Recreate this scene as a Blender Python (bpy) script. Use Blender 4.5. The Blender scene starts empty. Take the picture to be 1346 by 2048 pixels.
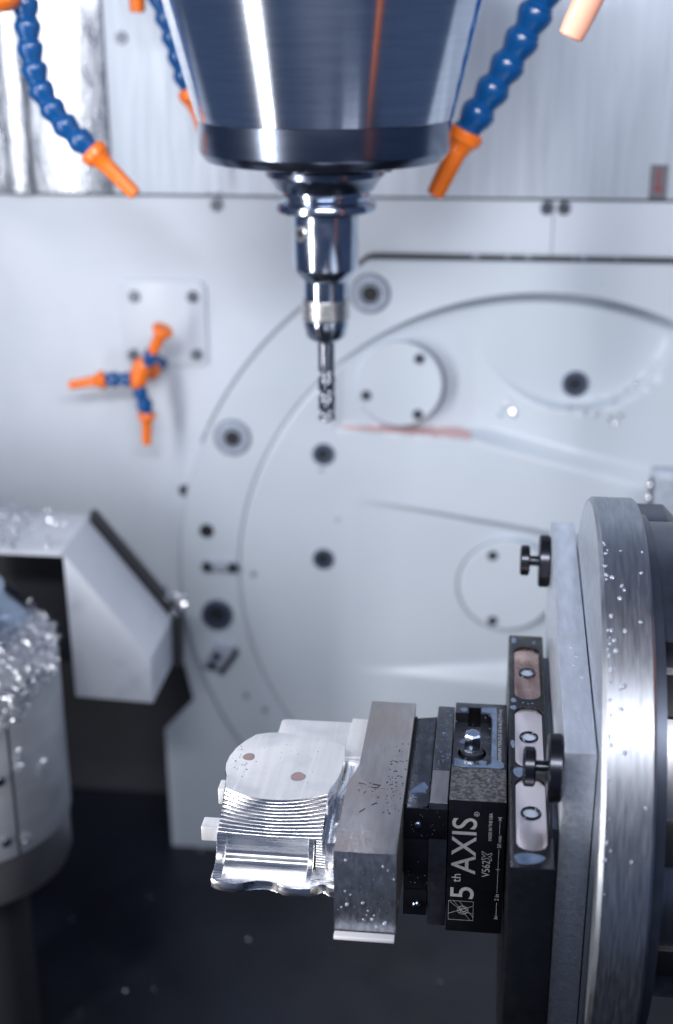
import bpy, bmesh, math, random
import numpy as np
from mathutils import Vector, Matrix

random.seed(7)
MM = 0.001
S = bpy.context.scene
C = S.collection

# ------------------------------------------------------------------ camera
PITCH, YAW, ROLL = 0.3609, 0.1181, -0.0055
cam_d = bpy.data.cameras.new('camera')
cam = bpy.data.objects.new('camera', cam_d)
C.objects.link(cam)
fw = Vector((-math.sin(YAW) * math.cos(PITCH), math.cos(YAW) * math.cos(PITCH), -math.sin(PITCH)))
rt = Vector((math.cos(YAW), math.sin(YAW), 0))
up = rt.cross(fw)
r2 = rt * math.cos(ROLL) + up * math.sin(ROLL)
u2 = -rt * math.sin(ROLL) + up * math.cos(ROLL)
m = Matrix((r2, u2, -fw)).transposed().to_4x4()
m.translation = Vector((-11.633, -488.811, 310.476)) * MM
cam.matrix_world = m
cam_d.sensor_fit = 'VERTICAL'
cam_d.sensor_height = 36.0
cam_d.sensor_width = 24.0
cam_d.lens = 48.296
cam_d.clip_start = 0.01
cam_d.clip_end = 20
cam_d.dof.use_dof = True
cam_d.dof.focus_distance = 0.585
cam_d.dof.aperture_fstop = 5.6
S.camera = cam

# ------------------------------------------------------------------ world, lamps, exposure
W = bpy.data.worlds.new('World')
S.world = W
W.use_nodes = True
bg = W.node_tree.nodes['Background']
bg.inputs[0].default_value = (0.36, 0.54, 1.0, 1)
bg.inputs[1].default_value = 0.13

def area(name, loc, target, sx, sy, power, col):
    d = bpy.data.lights.new(name, 'AREA')
    d.shape = 'RECTANGLE'; d.size = sx * MM; d.size_y = sy * MM
    d.energy = power; d.color = col
    o = bpy.data.objects.new(name, d); C.objects.link(o)
    o.location = Vector(loc) * MM
    o.rotation_euler = (Vector(target) - Vector(loc)).to_track_quat('-Z', 'Y').to_euler()
    return o
# the machine's own work lamps: an upright tube by the door frame, a bar above the door
area('work_lamp_tube', (-585, -235, 230), (170, 300, 150), 75, 1000, 3.5, (1.0, 0.965, 0.955)).data.spread = math.radians(118)
area('work_lamp_bar', (20, -560, 620), (-10, 480, 230), 620, 90, 2.5, (0.97, 0.965, 1.0)).data.spread = math.radians(88)
S.view_settings.view_transform = 'Standard'
S.view_settings.look = 'None'
S.view_settings.exposure = 0.02
S.view_settings.gamma = 1.0
S.cycles.use_denoising = True
S.cycles.max_bounces = 10
S.cycles.sample_clamp_indirect = 6.0

# ------------------------------------------------------------------ materials
def mat(name, col, metal=0.0, rough=0.5, var=0.0, vscale=40.0, bump=0.0, bscale=200.0, stretch=(1, 1, 1),
        rvar=0.0, coat=0.0, spec=None, aniso=0.0, axis='Z', stain=None, stain_scale=30.0, stain_lo=0.55, stain_hi=0.7):
    M = bpy.data.materials.new(name); M.use_nodes = True
    nt = M.node_tree; N = nt.nodes; L = nt.links
    b = N['Principled BSDF']
    b.inputs['Base Color'].default_value = (*col, 1)
    b.inputs['Metallic'].default_value = metal
    b.inputs['Roughness'].default_value = rough
    if spec is not None: b.inputs['Specular IOR Level'].default_value = spec
    if coat: b.inputs['Coat Weight'].default_value = coat; b.inputs['Coat Roughness'].default_value = 0.08
    if aniso:
        b.inputs['Anisotropic'].default_value = aniso; b.inputs['Anisotropic Rotation'].default_value = 0.25
        tg = N.new('ShaderNodeTangent'); tg.direction_type = 'RADIAL'; tg.axis = axis
        L.new(tg.outputs[0], b.inputs['Tangent'])
    tc = N.new('ShaderNodeTexCoord')
    tc_obj = N.new('ShaderNodeMapping'); L.new(tc.outputs['Object'], tc_obj.inputs['Vector'])
    mp = N.new('ShaderNodeMapping'); mp.inputs['Scale'].default_value = stretch
    L.new(tc.outputs['Object'], mp.inputs['Vector'])
    def noise(sc, det=5, vec=None):
        n = N.new('ShaderNodeTexNoise'); n.inputs['Scale'].default_value = sc; n.inputs['Detail'].default_value = det
        L.new((vec or mp).outputs[0], n.inputs['Vector']); return n
    colout = None
    if var:
        n = noise(vscale)
        r = N.new('ShaderNodeValToRGB')
        r.color_ramp.elements[0].position = 0.3; r.color_ramp.elements[1].position = 0.7
        r.color_ramp.elements[0].color = (*[c * (1 - var) for c in col], 1)
        r.color_ramp.elements[1].color = (*[min(1, c * (1 + var)) for c in col], 1)
        L.new(n.outputs['Fac'], r.inputs['Fac']); colout = r.outputs['Color']
    if stain is not None:
        n = noise(stain_scale, 8, tc_obj)
        r = N.new('ShaderNodeValToRGB')
        r.color_ramp.elements[0].position = stain_lo; r.color_ramp.elements[1].position = stain_hi
        r.color_ramp.elements[0].color = (0, 0, 0, 1); r.color_ramp.elements[1].color = (1, 1, 1, 1)
        L.new(n.outputs['Fac'], r.inputs['Fac'])
        mx = N.new('ShaderNodeMix'); mx.data_type = 'RGBA'
        L.new(r.outputs['Color'], mx.inputs['Factor'])
        if colout: L.new(colout, mx.inputs[6])
        else: mx.inputs[6].default_value = (*col, 1)
        mx.inputs[7].default_value = (*stain, 1)
        colout = mx.outputs[2]
    if colout: L.new(colout, b.inputs['Base Color'])
    if rvar:
        n = noise(vscale * 1.7)
        mr = N.new('ShaderNodeMapRange'); mr.inputs['From Min'].default_value = 0.3; mr.inputs['From Max'].default_value = 0.7
        mr.inputs['To Min'].default_value = max(0.02, rough - rvar); mr.inputs['To Max'].default_value = min(1, rough + rvar)
        L.new(n.outputs['Fac'], mr.inputs['Value']); L.new(mr.outputs[0], b.inputs['Roughness'])
    if bump:
        n = noise(bscale, 4)
        bm_ = N.new('ShaderNodeBump'); bm_.inputs['Strength'].default_value = bump; bm_.inputs['Distance'].default_value = 0.0005
        L.new(n.outputs['Fac'], bm_.inputs['Height']); L.new(bm_.outputs[0], b.inputs['Normal'])
    return M

M = {}
M['paint'] = mat('white_machine_paint', (0.575, 0.640, 0.725), 0, 0.38, var=0.03, vscale=9, bump=0.03, bscale=60, rvar=0.08,
                 stain=(0.50, 0.565, 0.65), stain_scale=11, stain_lo=0.5, stain_hi=0.8)
M['paint2'] = mat('trunnion_paint', (0.555, 0.625, 0.705), 0, 0.33, var=0.03, vscale=9, rvar=0.06,
                  stain=(0.50, 0.57, 0.65), stain_scale=9, stain_lo=0.5, stain_hi=0.8)
M['hoodpaint'] = mat('hood_paint', (0.66, 0.71, 0.79), 0, 0.4, var=0.05, vscale=20, rvar=0.08,
                     stain=(0.48, 0.52, 0.59), stain_scale=26, stain_lo=0.55, stain_hi=0.75)
M['sheet'] = mat('brushed_sheet_steel', (0.56, 0.63, 0.73), 0.3, 0.5, var=0.07, vscale=20, stretch=(9, 1, 0.5), bump=0.12, bscale=160, rvar=0.12)
M['mirror_sheet'] = mat('bright_sheet_steel', (0.74, 0.80, 0.88), 0.9, 0.30, var=0.12, vscale=40, stretch=(3, 1, 0.7), bump=0.7, bscale=120, rvar=0.10)
M['darkgap'] = mat('dark_gap_shade', (0.03, 0.032, 0.04), 0, 0.6)  # near-black for gaps and seams, their shade put into the colour
M['seamshade'] = mat('grey_seam_shade', (0.20, 0.225, 0.27), 0, 0.6)  # seams and holes, also shade drawn along plate edge and covers
M['floor'] = mat('wet_dark_floor', (0.008, 0.011, 0.022), 0, 0.42, var=0.5, vscale=9, bump=0.3, bscale=60, rvar=0.15)
M['recess'] = mat('dark_grey_wall_shade', (0.030, 0.032, 0.042), 0, 0.55, var=0.3, vscale=8)
M['steel'] = mat('polished_spindle_steel', (0.74, 0.80, 0.90), 1.0, 0.17, var=0.08, vscale=30, stretch=(1, 1, 14), aniso=0.85)
M['steel_dark'] = mat('dark_spindle_ring', (0.22, 0.26, 0.34), 1.0, 0.22, var=0.1, vscale=30, stretch=(1, 1, 8))
M['holder'] = mat('tool_holder_steel', (0.50, 0.56, 0.66), 1.0, 0.17, var=0.15, vscale=60, rvar=0.06)
M['ringpale'] = mat('pale_steel_ring', (0.72, 0.72, 0.70), 1.0, 0.35)
M['carbide'] = mat('carbide', (0.24, 0.26, 0.31), 1.0, 0.16)
M['blue'] = mat('blue_hose_plastic', (0.004, 0.080, 0.27), 0, 0.26, var=0.15, vscale=60, coat=0.2)
M['orange'] = mat('orange_nozzle_plastic', (0.95, 0.20, 0.015), 0, 0.32, var=0.06, vscale=60, coat=0.2)
M['bolt'] = mat('grey_bolt_steel', (0.22, 0.25, 0.30), 1.0, 0.35, var=0.2, vscale=200)
M['boltblue'] = mat('dark_blue_bolt_steel', (0.14, 0.18, 0.26), 0.8, 0.42)
M['boltring'] = mat('pale_bolt_ring', (0.42, 0.48, 0.58), 0.2, 0.4, var=0.2, vscale=300)
M['hole'] = mat('bolt_socket_black', (0.015, 0.018, 0.025), 0, 0.5)
M['alu'] = mat('machined_aluminium', (0.86, 0.88, 0.92), 1.0, 0.24, var=0.05, vscale=80, stretch=(14, 1, 1), bump=0.10, bscale=120, rvar=0.08)
M['alutop'] = mat('faced_aluminium', (0.92, 0.935, 0.965), 0.55, 0.42, var=0.06, vscale=45, stretch=(9, 0.4, 1), bump=0.05, bscale=150, rvar=0.06,
                  stain=(0.74, 0.77, 0.83), stain_scale=60, stain_lo=0.5, stain_hi=0.75)
M['alubright'] = mat('bright_cut_aluminium', (0.90, 0.91, 0.94), 1.0, 0.27, var=0.06, vscale=60, stretch=(0.3, 8, 8), rvar=0.08)
M['markglint'] = mat('mill_pass_and_glint', (0.95, 0.95, 0.98), 0.4, 0.5)  # also paints the light caught by the stock's lower lip
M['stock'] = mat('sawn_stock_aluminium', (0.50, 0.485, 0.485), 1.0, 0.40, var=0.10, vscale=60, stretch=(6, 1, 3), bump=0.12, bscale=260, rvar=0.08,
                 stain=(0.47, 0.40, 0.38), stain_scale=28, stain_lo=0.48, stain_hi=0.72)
M['stockfront'] = mat('wet_shaded_stock', (0.26, 0.28, 0.33), 0.85, 0.36, var=0.25, vscale=300, stretch=(1.6, 1, 0.6), bump=0.3, bscale=520, rvar=0.12)  # front copy of the stock metal, its shade darkened into the colour
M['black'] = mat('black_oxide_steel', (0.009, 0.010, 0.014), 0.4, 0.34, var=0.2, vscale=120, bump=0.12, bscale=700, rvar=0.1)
M['blacktop'] = mat('lighter_black_oxide', (0.065, 0.073, 0.095), 0.75, 0.34, var=0.22, vscale=180, bump=0.08, bscale=900, rvar=0.1)  # lighter black oxide for the vise's upward faces and jaw parts
M['speckle'] = mat('speckled_black_oxide', (0.07, 0.07, 0.075), 0.7, 0.40, var=0.3, vscale=500, bump=0.25, bscale=900,
                   stain=(0.22, 0.22, 0.22), stain_scale=620, stain_lo=0.42, stain_hi=0.62)
M['laser'] = mat('laser_mark_grey', (0.42, 0.42, 0.44), 0, 0.6, var=0.15, vscale=900)
M['plate'] = mat('brushed_plate_aluminium', (0.74, 0.79, 0.87), 0.85, 0.40, var=0.09, vscale=90, stretch=(4, 1, 4), bump=0.35, bscale=120, rvar=0.08)
M['platter'] = mat('turned_steel', (0.43, 0.46, 0.51), 1.0, 0.46, aniso=0.4, axis='X', var=0.13, vscale=70, stretch=(9, 0.8, 0.8), bump=0.10, bscale=70, rvar=0.07)
M['platterface'] = mat('ground_steel_face', (0.60, 0.65, 0.72), 0.9, 0.38, var=0.12, vscale=160, bump=0.1, bscale=300)
M['housing'] = mat('dark_housing_steel', (0.07, 0.085, 0.12), 0.6, 0.35, var=0.25, vscale=60)
M['housing2'] = mat('brown_grey_steel', (0.34, 0.34, 0.37), 0.95, 0.32, var=0.25, vscale=40, stretch=(6, 1, 1))
M['mirror'] = mat('polished_stud_steel', (0.96, 0.88, 0.88), 1.0, 0.34, rvar=0.03, vscale=60, var=0.03)
M['studreflection'] = mat('dark_reflection_stud_steel', (0.58, 0.41, 0.37), 1.0, 0.26, rvar=0.06, vscale=90, var=0.12)  # stud steel browned and darkened, the spindle's reflection put into the colour
M['ring'] = mat('dark_rubber_ring', (0.010, 0.016, 0.030), 0.2, 0.22)
M['milky'] = mat('milky_coolant', (0.10, 0.15, 0.25), 0, 0.14, var=0.25, vscale=200, spec=0.6)
M['drop'] = mat('coolant_drop', (0.40, 0.46, 0.57), 0, 0.06, spec=0.8)
M['bead'] = mat('clear_bead', (0.12, 0.14, 0.18), 0, 0.05, spec=0.8)
M['litnozzle'] = mat('lit_orange_plastic', (0.93, 0.47, 0.33), 0, 0.25, coat=0.4)  # paler copy of the orange, strong lamp light put into the colour
M['pinkdrop'] = mat('oily_pink_drop', (0.42, 0.29, 0.28), 0.2, 0.12)
M['greydrop'] = mat('grey_drop_rim', (0.30, 0.33, 0.36), 0.3, 0.15)
M['speck'] = mat('dark_chip_speck', (0.05, 0.055, 0.065), 0.3, 0.3)
M['chip'] = mat('aluminium_chip', (0.86, 0.88, 0.93), 1.0, 0.26)
M['knob'] = mat('black_knurled_steel', (0.055, 0.06, 0.075), 0.9, 0.27)
M['post'] = mat('grey_post_steel', (0.50, 0.53, 0.58), 0.25, 0.40, var=0.12, vscale=25, stretch=(1, 1, 3), rvar=0.1)
M['postlow'] = mat('brown_grey_post_steel', (0.30, 0.30, 0.32), 0.8, 0.34, var=0.15, vscale=25)
M['bluesteel'] = mat('blue_tinted_steel', (0.34, 0.41, 0.52), 1.0, 0.22, var=0.2, vscale=25)
M['redstrip'] = mat('pale_red_edge', (0.62, 0.40, 0.40), 0, 0.4, var=0.1, vscale=50)  # muted pinkish red, one tone along the ledge
M['red'] = mat('red_print', (0.24, 0.03, 0.04), 0, 0.5)
M['labelink'] = mat('dark_label_ink', (0.10, 0.10, 0.12), 0, 0.5)
M['labelpaper'] = mat('grey_label_film', (0.16, 0.155, 0.18), 0, 0.45, var=0.1, vscale=200)

# ------------------------------------------------------------------ helpers
def V(p): return Vector(p)
ROOTLOC = {}
def rootloc(parent):
    p = parent
    while p.parent: p = p.parent
    return ROOTLOC.get(p.name, Vector((0, 0, 0)))
def tag(o, label=None, cat=None, group=None, kind=None):
    if label: o['label'] = label
    if cat: o['category'] = cat
    if group: o['group'] = group
    if kind: o['kind'] = kind
    return o
def thing(name, loc, label, cat, group=None, kind=None):
    o = bpy.data.objects.new(name, None); C.objects.link(o)
    o.empty_display_size = 0.01
    o.location = V(loc) * MM
    ROOTLOC[o.name] = V(loc)
    return tag(o, label, cat, group, kind)
def smooth(me, ang=35):
    me.shade_smooth()
    me.set_sharp_from_angle(angle=math.radians(ang))
def obj(name, bm, material, parent=None, ang=35, recalc=True):
    """bmesh in world millimetres -> one mesh object (relative to its thing's base)"""
    if recalc: bmesh.ops.recalc_face_normals(bm, faces=bm.faces)
    off = rootloc(parent) if parent else V((0, 0, 0))
    for v in bm.verts: v.co = (v.co - off) * MM
    me = bpy.data.meshes.new(name)
    bm.to_mesh(me); bm.free()
    if isinstance(material, (list, tuple)):
        for x in material: me.materials.append(M[x])
    else: me.materials.append(M[material])
    smooth(me, ang)
    o = bpy.data.objects.new(name, me); C.objects.link(o)
    if parent: o.parent = parent
    return o
def struct(name, bm, material, **k):
    o = obj(name, bm, material, **k); o['kind'] = 'structure'; return o
def inst(name, me, parent, loc, rot=None, scale=1.0):
    """instance of shared mesh data (mm-size mesh already in metres) at world-mm loc"""
    o = bpy.data.objects.new(name, me); C.objects.link(o)
    o.parent = parent
    off = rootloc(parent) if parent else V((0, 0, 0))
    if parent is not None and parent.parent is not None: off = off + V(parent.location) / MM
    o.location = (V(loc) - off) * MM
    if rot is not None: o.rotation_euler = rot
    o.scale = (scale,) * 3 if isinstance(scale, (int, float)) else scale
    return o
def newbm(): return bmesh.new()
def add_box(bm, x0, x1, y0, y1, z0, z1, bev=0.0, seg=2):
    r = bmesh.ops.create_cube(bm, size=1.0)
    vs = r['verts']
    for v in vs:
        v.co = Vector(((x0 + x1) / 2 + v.co.x * (x1 - x0), (y0 + y1) / 2 + v.co.y * (y1 - y0), (z0 + z1) / 2 + v.co.z * (z1 - z0)))
    if bev:
        es = list({e for v in vs for e in v.link_edges})
        bmesh.ops.bevel(bm, geom=es, offset=bev, segments=seg, affect='EDGES', profile=0.5)
    return bm
def box(x0, x1, y0, y1, z0, z1, bev=0.0, seg=2): return add_box(newbm(), x0, x1, y0, y1, z0, z1, bev, seg)
def add_prism(bm, poly, axis, a0, a1, bev=0.0, seg=2):
    """poly: 2-D points in the two remaining axes (order X,Y,Z without `axis`)"""
    def mk(p, a):
        return {0: (a, p[0], p[1]), 1: (p[0], a, p[1]), 2: (p[0], p[1], a)}[axis]
    va = [bm.verts.new(mk(p, a0)) for p in poly]; vb = [bm.verts.new(mk(p, a1)) for p in poly]
    n = len(poly)
    fs = [bm.faces.new(va), bm.faces.new(vb[::-1])]
    for i in range(n):
        fs.append(bm.faces.new((va[i], vb[i], vb[(i + 1) % n], va[(i + 1) % n])))
    if bev:
        es = list(set(list(fs[0].edges) + list(fs[1].edges)))
        bmesh.ops.bevel(bm, geom=es, offset=bev, segments=seg, affect='EDGES', profile=0.5)
    return bm
def prism(*a, **k): return add_prism(newbm(), *a, **k)
def frame(axis):
    a = V(axis).normalized()
    t = V((0, 0, 1)) if abs(a.z) < 0.9 else V((1, 0, 0))
    u = t.cross(a).normalized(); v = a.cross(u)
    return u, v, a
def add_lathe(bm, prof, origin, axis, seg=48):
    """prof: [(radius, distance along axis)]"""
    u, v, a = frame(axis); o = V(origin)
    rings = []
    for r, h in prof:
        if r < 1e-6: rings.append([bm.verts.new(o + a * h)])
        else: rings.append([bm.verts.new(o + a * h + (u * math.cos(t) + v * math.sin(t)) * r) for t in [2 * math.pi * k / seg for k in range(seg)]])
    for A, B in zip(rings, rings[1:]):
        if len(A) == 1 and len(B) == 1: continue
        for k in range(seg):
            k2 = (k + 1) % seg
            if len(A) == 1: bm.faces.new((A[0], B[k], B[k2]))
            elif len(B) == 1: bm.faces.new((A[k], B[0], A[k2]))
            else: bm.faces.new((A[k], B[k], B[k2], A[k2]))
    for R, e in ((rings[0], 0), (rings[-1], 1)):
        if len(R) > 1: bm.faces.new(R if e else R[::-1])
    return bm
def lathe(*a, **k): return add_lathe(newbm(), *a, **k)
def add_tube(bm, pts, rad, seg=8):
    pts = [V(p) for p in pts]
    rad = rad if isinstance(rad, (list, tuple)) else [rad] * len(pts)
    rings = []
    for i, p in enumerate(pts):
        d = (pts[min(i + 1, len(pts) - 1)] - pts[max(i - 1, 0)])
        u, v, a = frame(d)
        rings.append([bm.verts.new(p + (u * math.cos(2 * math.pi * k / seg) + v * math.sin(2 * math.pi * k / seg)) * rad[i]) for k in range(seg)])
    for A, B in zip(rings, rings[1:]):
        for k in range(seg): bm.faces.new((A[k], B[k], B[(k + 1) % seg], A[(k + 1) % seg]))
    bm.faces.new(rings[0][::-1]); bm.faces.new(rings[-1])
    return bm
def meshdata(name, bm, material, ang=35):
    bmesh.ops.recalc_face_normals(bm, faces=bm.faces)
    for v in bm.verts: v.co *= MM
    me = bpy.data.meshes.new(name); bm.to_mesh(me); bm.free()
    me.materials.append(M[material]); smooth(me, ang); return me
def add_drop(bm, p, n, rx, ry, h, seg=10):
    """flattened bead lying on a surface with normal n"""
    u, v, a = frame(n); p = V(p)
    ph = random.random() * 6.28
    uu = u * math.cos(ph) + v * math.sin(ph); vv = a.cross(uu)
    rings = []
    jit = [1 + random.uniform(-.12, .12) for _ in range(seg)]
    for lv, (s, hh) in enumerate([(1.0, 0.0), (0.93, 0.5), (0.68, 0.85), (0.3, 1.0)]):
        rings.append([bm.verts.new(p + (uu * math.cos(2 * math.pi * k / seg) * rx + vv * math.sin(2 * math.pi * k / seg) * ry) * s * jit[k] + a * (hh * h - 0.02)) for k in range(seg)])
    for A, B in zip(rings, rings[1:]):
        for k in range(seg): bm.faces.new((A[k], B[k], B[(k + 1) % seg], A[(k + 1) % seg]))
    bm.faces.new(rings[-1]); bm.faces.new(rings[0][::-1])
def blob_poly(cx, cy, rx, ry, n=28, wob=0.12):
    ph = [random.random() * 6.28 for _ in range(4)]
    out = []
    for k in range(n):
        t = 2 * math.pi * k / n
        r = 1 + wob * (math.sin(2 * t + ph[0]) * .5 + math.sin(3 * t + ph[1]) * .6 + math.sin(5 * t + ph[2]) * .3)
        out.append((cx + rx * r * math.cos(t), cy + ry * r * math.sin(t)))
    return out
def boolean(o, cutter_bm):
    """cut a bmesh (world mm) out of a mesh object"""
    me = bpy.data.meshes.new('cut')
    root = o
    while root.parent: root = root.parent
    off = ROOTLOC.get(root.name, V((0, 0, 0)))
    bmesh.ops.recalc_face_normals(cutter_bm, faces=cutter_bm.faces)
    for v in cutter_bm.verts: v.co = (v.co - off) * MM * SCL
    cutter_bm.to_mesh(me); cutter_bm.free()
    c = bpy.data.objects.new('cut', me); C.objects.link(c)
    t = bpy.data.objects.new('tmp', o.data); C.objects.link(t)
    for v in o.data.vertices: v.co *= SCL
    md = t.modifiers.new('b', 'BOOLEAN'); md.operation = 'DIFFERENCE'; md.object = c; md.solver = 'EXACT'
    bpy.context.view_layer.update()
    dg = bpy.context.evaluated_depsgraph_get()
    nm = bpy.data.meshes.new_from_object(t.evaluated_get(dg))
    for v in nm.vertices: v.co /= SCL
    nm.name = o.data.name
    o.data = nm
    smooth(nm, 30)
    bpy.data.objects.remove(t); bpy.data.objects.remove(c)
SCL = 1000.0
def slot_poly(cx, y0, y1, w, n=10):
    r = w / 2; out = []
    for k in range(n + 1):
        t = math.pi * k / n; out.append((cx + r * math.cos(t), y1 - r + r * math.sin(t)))
    for k in range(n + 1):
        t = math.pi + math.pi * k / n; out.append((cx + r * math.cos(t), y0 + r + r * math.sin(t)))
    return out
def sstep(a, b, x):
    t = np.clip((x - a) / (b - a), 0, 1); return t * t * (3 - 2 * t)

# ================================================================== SETTING
# back wall of the machine: a sheet, its lower left cut to a shadow's outline
outer = [(-268.5, -366), (-269.3, -254), (-244, -225), (-256, -166), (-262, -168), (-332, -84), (-500, -70), (-700, -70), (-700, 176.6), (420, 176.6), (420, -366)]
wall = struct('back_wall', prism(outer, 1, 480, 484), 'paint')
boolean(wall, lathe([(228, 470), (228, 495)], (22.8, 0, -110.4), (0, 1, 0), 128))
struct('wall_shadow_panel', box(-720, -240, 560, 566, -366, -40), 'recess')  # dark panel behind the cut, standing for the shadowed part of the wall
struct('floor', box(-900, 700, -500, 640, -376, -366), 'floor')
gap = obj('panel_gap', box(-700, 420, 482, 488, 176.8, 186), 'darkgap', wall)
# sheet metal panels above the gap
for i, (x0, x1, mt) in enumerate([(-700, -358.6, 'mirror_sheet'), (-357.4, -341.6, 'mirror_sheet'), (-340.4, -284.5, 'mirror_sheet'), (-283.2, 420, 'sheet')]):
    obj('steel_panel', box(x0, x1, 473 - (i == 1) * 3, 480, 179.0, 470, 0.8), mt, wall)
obj('backing_strip', box(-700, -280, 483, 488, 178, 470), 'darkgap', wall)
# plate seam
obj('panel_seam', box(24.7, 25.5, 479.7, 480.2, 139, 176), 'seamshade', wall)

# bolt meshes, axis towards the camera (-Y)
def bolt_mesh(kind):
    if kind == 'cap':
        return meshdata('bolt_head', lathe([(8.2, 1), (8.2, -2.2), (7.6, -3.0), (4.6, -3.0), (4.3, -1.2), (0, -1.0)], (0, 0, 0), (0, 1, 0), 28), 'boltblue'), \
               meshdata('bolt_socket', lathe([(4.2, 0), (4.2, -1.4), (0, -1.4)], (0, 0, 0), (0, 1, 0), 6), 'hole')
    if kind == 'ring':
        return meshdata('ring_bolt', lathe([(13.2, 1), (13.2, -0.8), (12.2, -1.6), (8.8, -1.6), (8.3, -0.6), (7.4, -0.6), (6.9, -1.2), (5.6, -1.2), (5.4, -0.4), (0, -0.3)], (0, 0, 0), (0, 1, 0), 36), 'boltring'), \
               meshdata('ring_socket', lathe([(6.2, 0), (6.2, -1.5), (0, -1.5)], (0, 0, 0), (0, 1, 0), 24), 'hole')
    return meshdata('small_screw', lathe([(4.4, 1), (4.4, -1.4), (3.7, -2.1), (2.0, -2.1), (0, -2.1)], (0, 0, 0), (0, 1, 0), 24), 'bolt'), \
           meshdata('small_socket', lathe([(2.0, 0), (2.0, -2.3), (0, -2.3)], (0, 0, 0), (0, 1, 0), 6), 'hole')
WASH = meshdata('washer', lathe([(14.6, 1), (14.6, -0.4), (14.2, -0.7), (12.8, -0.7)], (0, 0, 0), (0, 1, 0), 36), 'boltblue')
BM = {k: bolt_mesh(k) for k in ('cap', 'ring', 'small')}
def bolt(parent, x, y, z, kind, s=1.0, name=None):
    a, b = BM[kind]
    nm = name or ('screw' if kind == 'small' else 'bolt')
    o = inst(nm, a, parent, (x, y, z), (0, random.uniform(0, 1), 0), s)
    h = bpy.data.objects.new('socket', b); C.objects.link(h); h.parent = o
    if kind == 'ring':
        w_ = bpy.data.objects.new('washer', WASH); C.objects.link(w_); w_.parent = o
    return o
bolt(wall, -271, 473, 283.1, 'small', 0.95)
for x, z in ((-210.8, 171), (20.5, 171.6), (32, 171.7)): bolt(wall, x, 480, z, 'small', 1.05)
bolt(wall, -243.2, 480, -44.3, 'small', 1.05)
# square cover plate with four screws
cov = obj('cover_plate', prism([(-285, 60), (-285, 114), (-281, 117), (-225, 117), (-221, 113), (-221, 57), (-225, 54), (-281, 54)], 1, 477.6, 480, 0.5), 'paint', wall)
for x, z in ((-273.6, 104.9), (-230.2, 105.7), (-229, 62.7), (-276.2, 61.5)):
    bolt(cov, x, 477.6, z, 'small', 1.0)
# warning label with a red arrow on the sheet panel
lab = thing('label', (93, 472.5, 190), 'small upright label with a dark red arrow beside the panel gap at right', 'label')
obj('film', box(87.8, 99.2, 472.4, 473, 179.6, 202), 'labelpaper', lab)
b = newbm()
for a in ((87.8, 99.2, 200.6, 202), (87.8, 99.2, 179.6, 181), (87.8, 89.2, 181, 200.6), (97.8, 99.2, 181, 200.6)):
    add_box(b, a[0], a[1], 472.1, 472.4, a[2], a[3])
obj('border', b, 'labelink', lab)
obj('arrow', prism([(92.6, 199), (92.6, 187.6), (90.4, 187.6), (93.5, 182.6), (96.6, 187.6), (94.4, 187.6), (94.4, 199)], 1, 472.0, 472.35), 'red', lab)

# ================================================================== TRUNNION
XC, ZC, RD = 22.8, -110.4, 223.8
hou = thing('trunnion_housing', (XC, 480, -366), 'white housing plate around the large round disc, flat along its top', 'housing')
ang0, ang1 = math.radians(126.5), math.radians(236)
outl = [(-101.7, 135.6)]
for k in range(61):
    t = ang0 + (ang1 - ang0) * k / 60
    outl.append((XC + 271 * math.cos(t), ZC + 271 * math.sin(t)))
outl += [(-128, -366), (330, -366), (330, 135.6)]
# ring face between the outline and the disc opening, sampled by angle
def ray_out(t):
    d = (math.cos(t), math.sin(t)); best = None
    n = len(outl)
    for i in range(n):
        (x1, z1), (x2, z2) = outl[i], outl[(i + 1) % n]
        ex, ez = x2 - x1, z2 - z1; det = -d[0] * ez + d[1] * ex
        if abs(det) < 1e-9: continue
        s = (-(x1 - XC) * ez + (z1 - ZC) * ex) / det
        w = (d[0] * (z1 - ZC) - d[1] * (x1 - XC)) / det
        if s > 0 and -1e-6 <= w <= 1 + 1e-6 and (best is None or s > best): best = s
    return best
b = newbm(); NS = 360
prof_rings = []
RIN = RD + 0.7
for k in range(NS):
    t = 2 * math.pi * k / NS; so = ray_out(t); c_, s_ = math.cos(t), math.sin(t)
    prof_rings.append([b.verts.new((XC + c_ * r, y, ZC + s_ * r)) for r, y in ((so, 480.5), (so, 472.5), (so - 1.5, 471), (RIN + 1.0, 471), (RIN, 471.8), (RIN, 505))])
for k in range(NS):
    A, B = prof_rings[k], prof_rings[(k + 1) % NS]
    for j in range(5): b.faces.new((A[j], B[j], B[j + 1], A[j + 1]))
obj('ring_plate', b, 'paint2', hou)
def arc(r, a0, a1, n=40, y=471.0): return [(XC + r * math.cos(math.radians(a0 + (a1 - a0) * k / n)), y, ZC + r * math.sin(math.radians(a0 + (a1 - a0) * k / n))) for k in range(n + 1)]
obj('edge_shade_line', add_tube(newbm(), arc(272.0, 126.5, 157, 30, 475), [1.9 - 1.0 * k / 30 for k in range(31)]), 'seamshade', hou)  # tapering grey line drawn for the shade along the plate edge
obj('lower_edge_line', add_tube(newbm(), arc(271.6, 158, 232, 40, 478), 0.8), 'paint', hou)  # edge line carried on in the wall paint
obj('top_shadow_line', add_tube(newbm(), [(-139, 476, 107.5), (-126, 476, 117.5), (-102.5, 476, 137), (-98, 476, 137.6), (330, 476, 137.6)], 1.9), 'darkgap', hou)  # dark line put in for the shadow above the plate's top edge
bolt(hou, -100.6, 471, 111.8, 'ring', 0.98)
bolt(hou, -203, 471, 1.8, 'ring', 0.96)
bolt(hou, -219.5, 471, -143, 'cap', 1.5)
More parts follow.
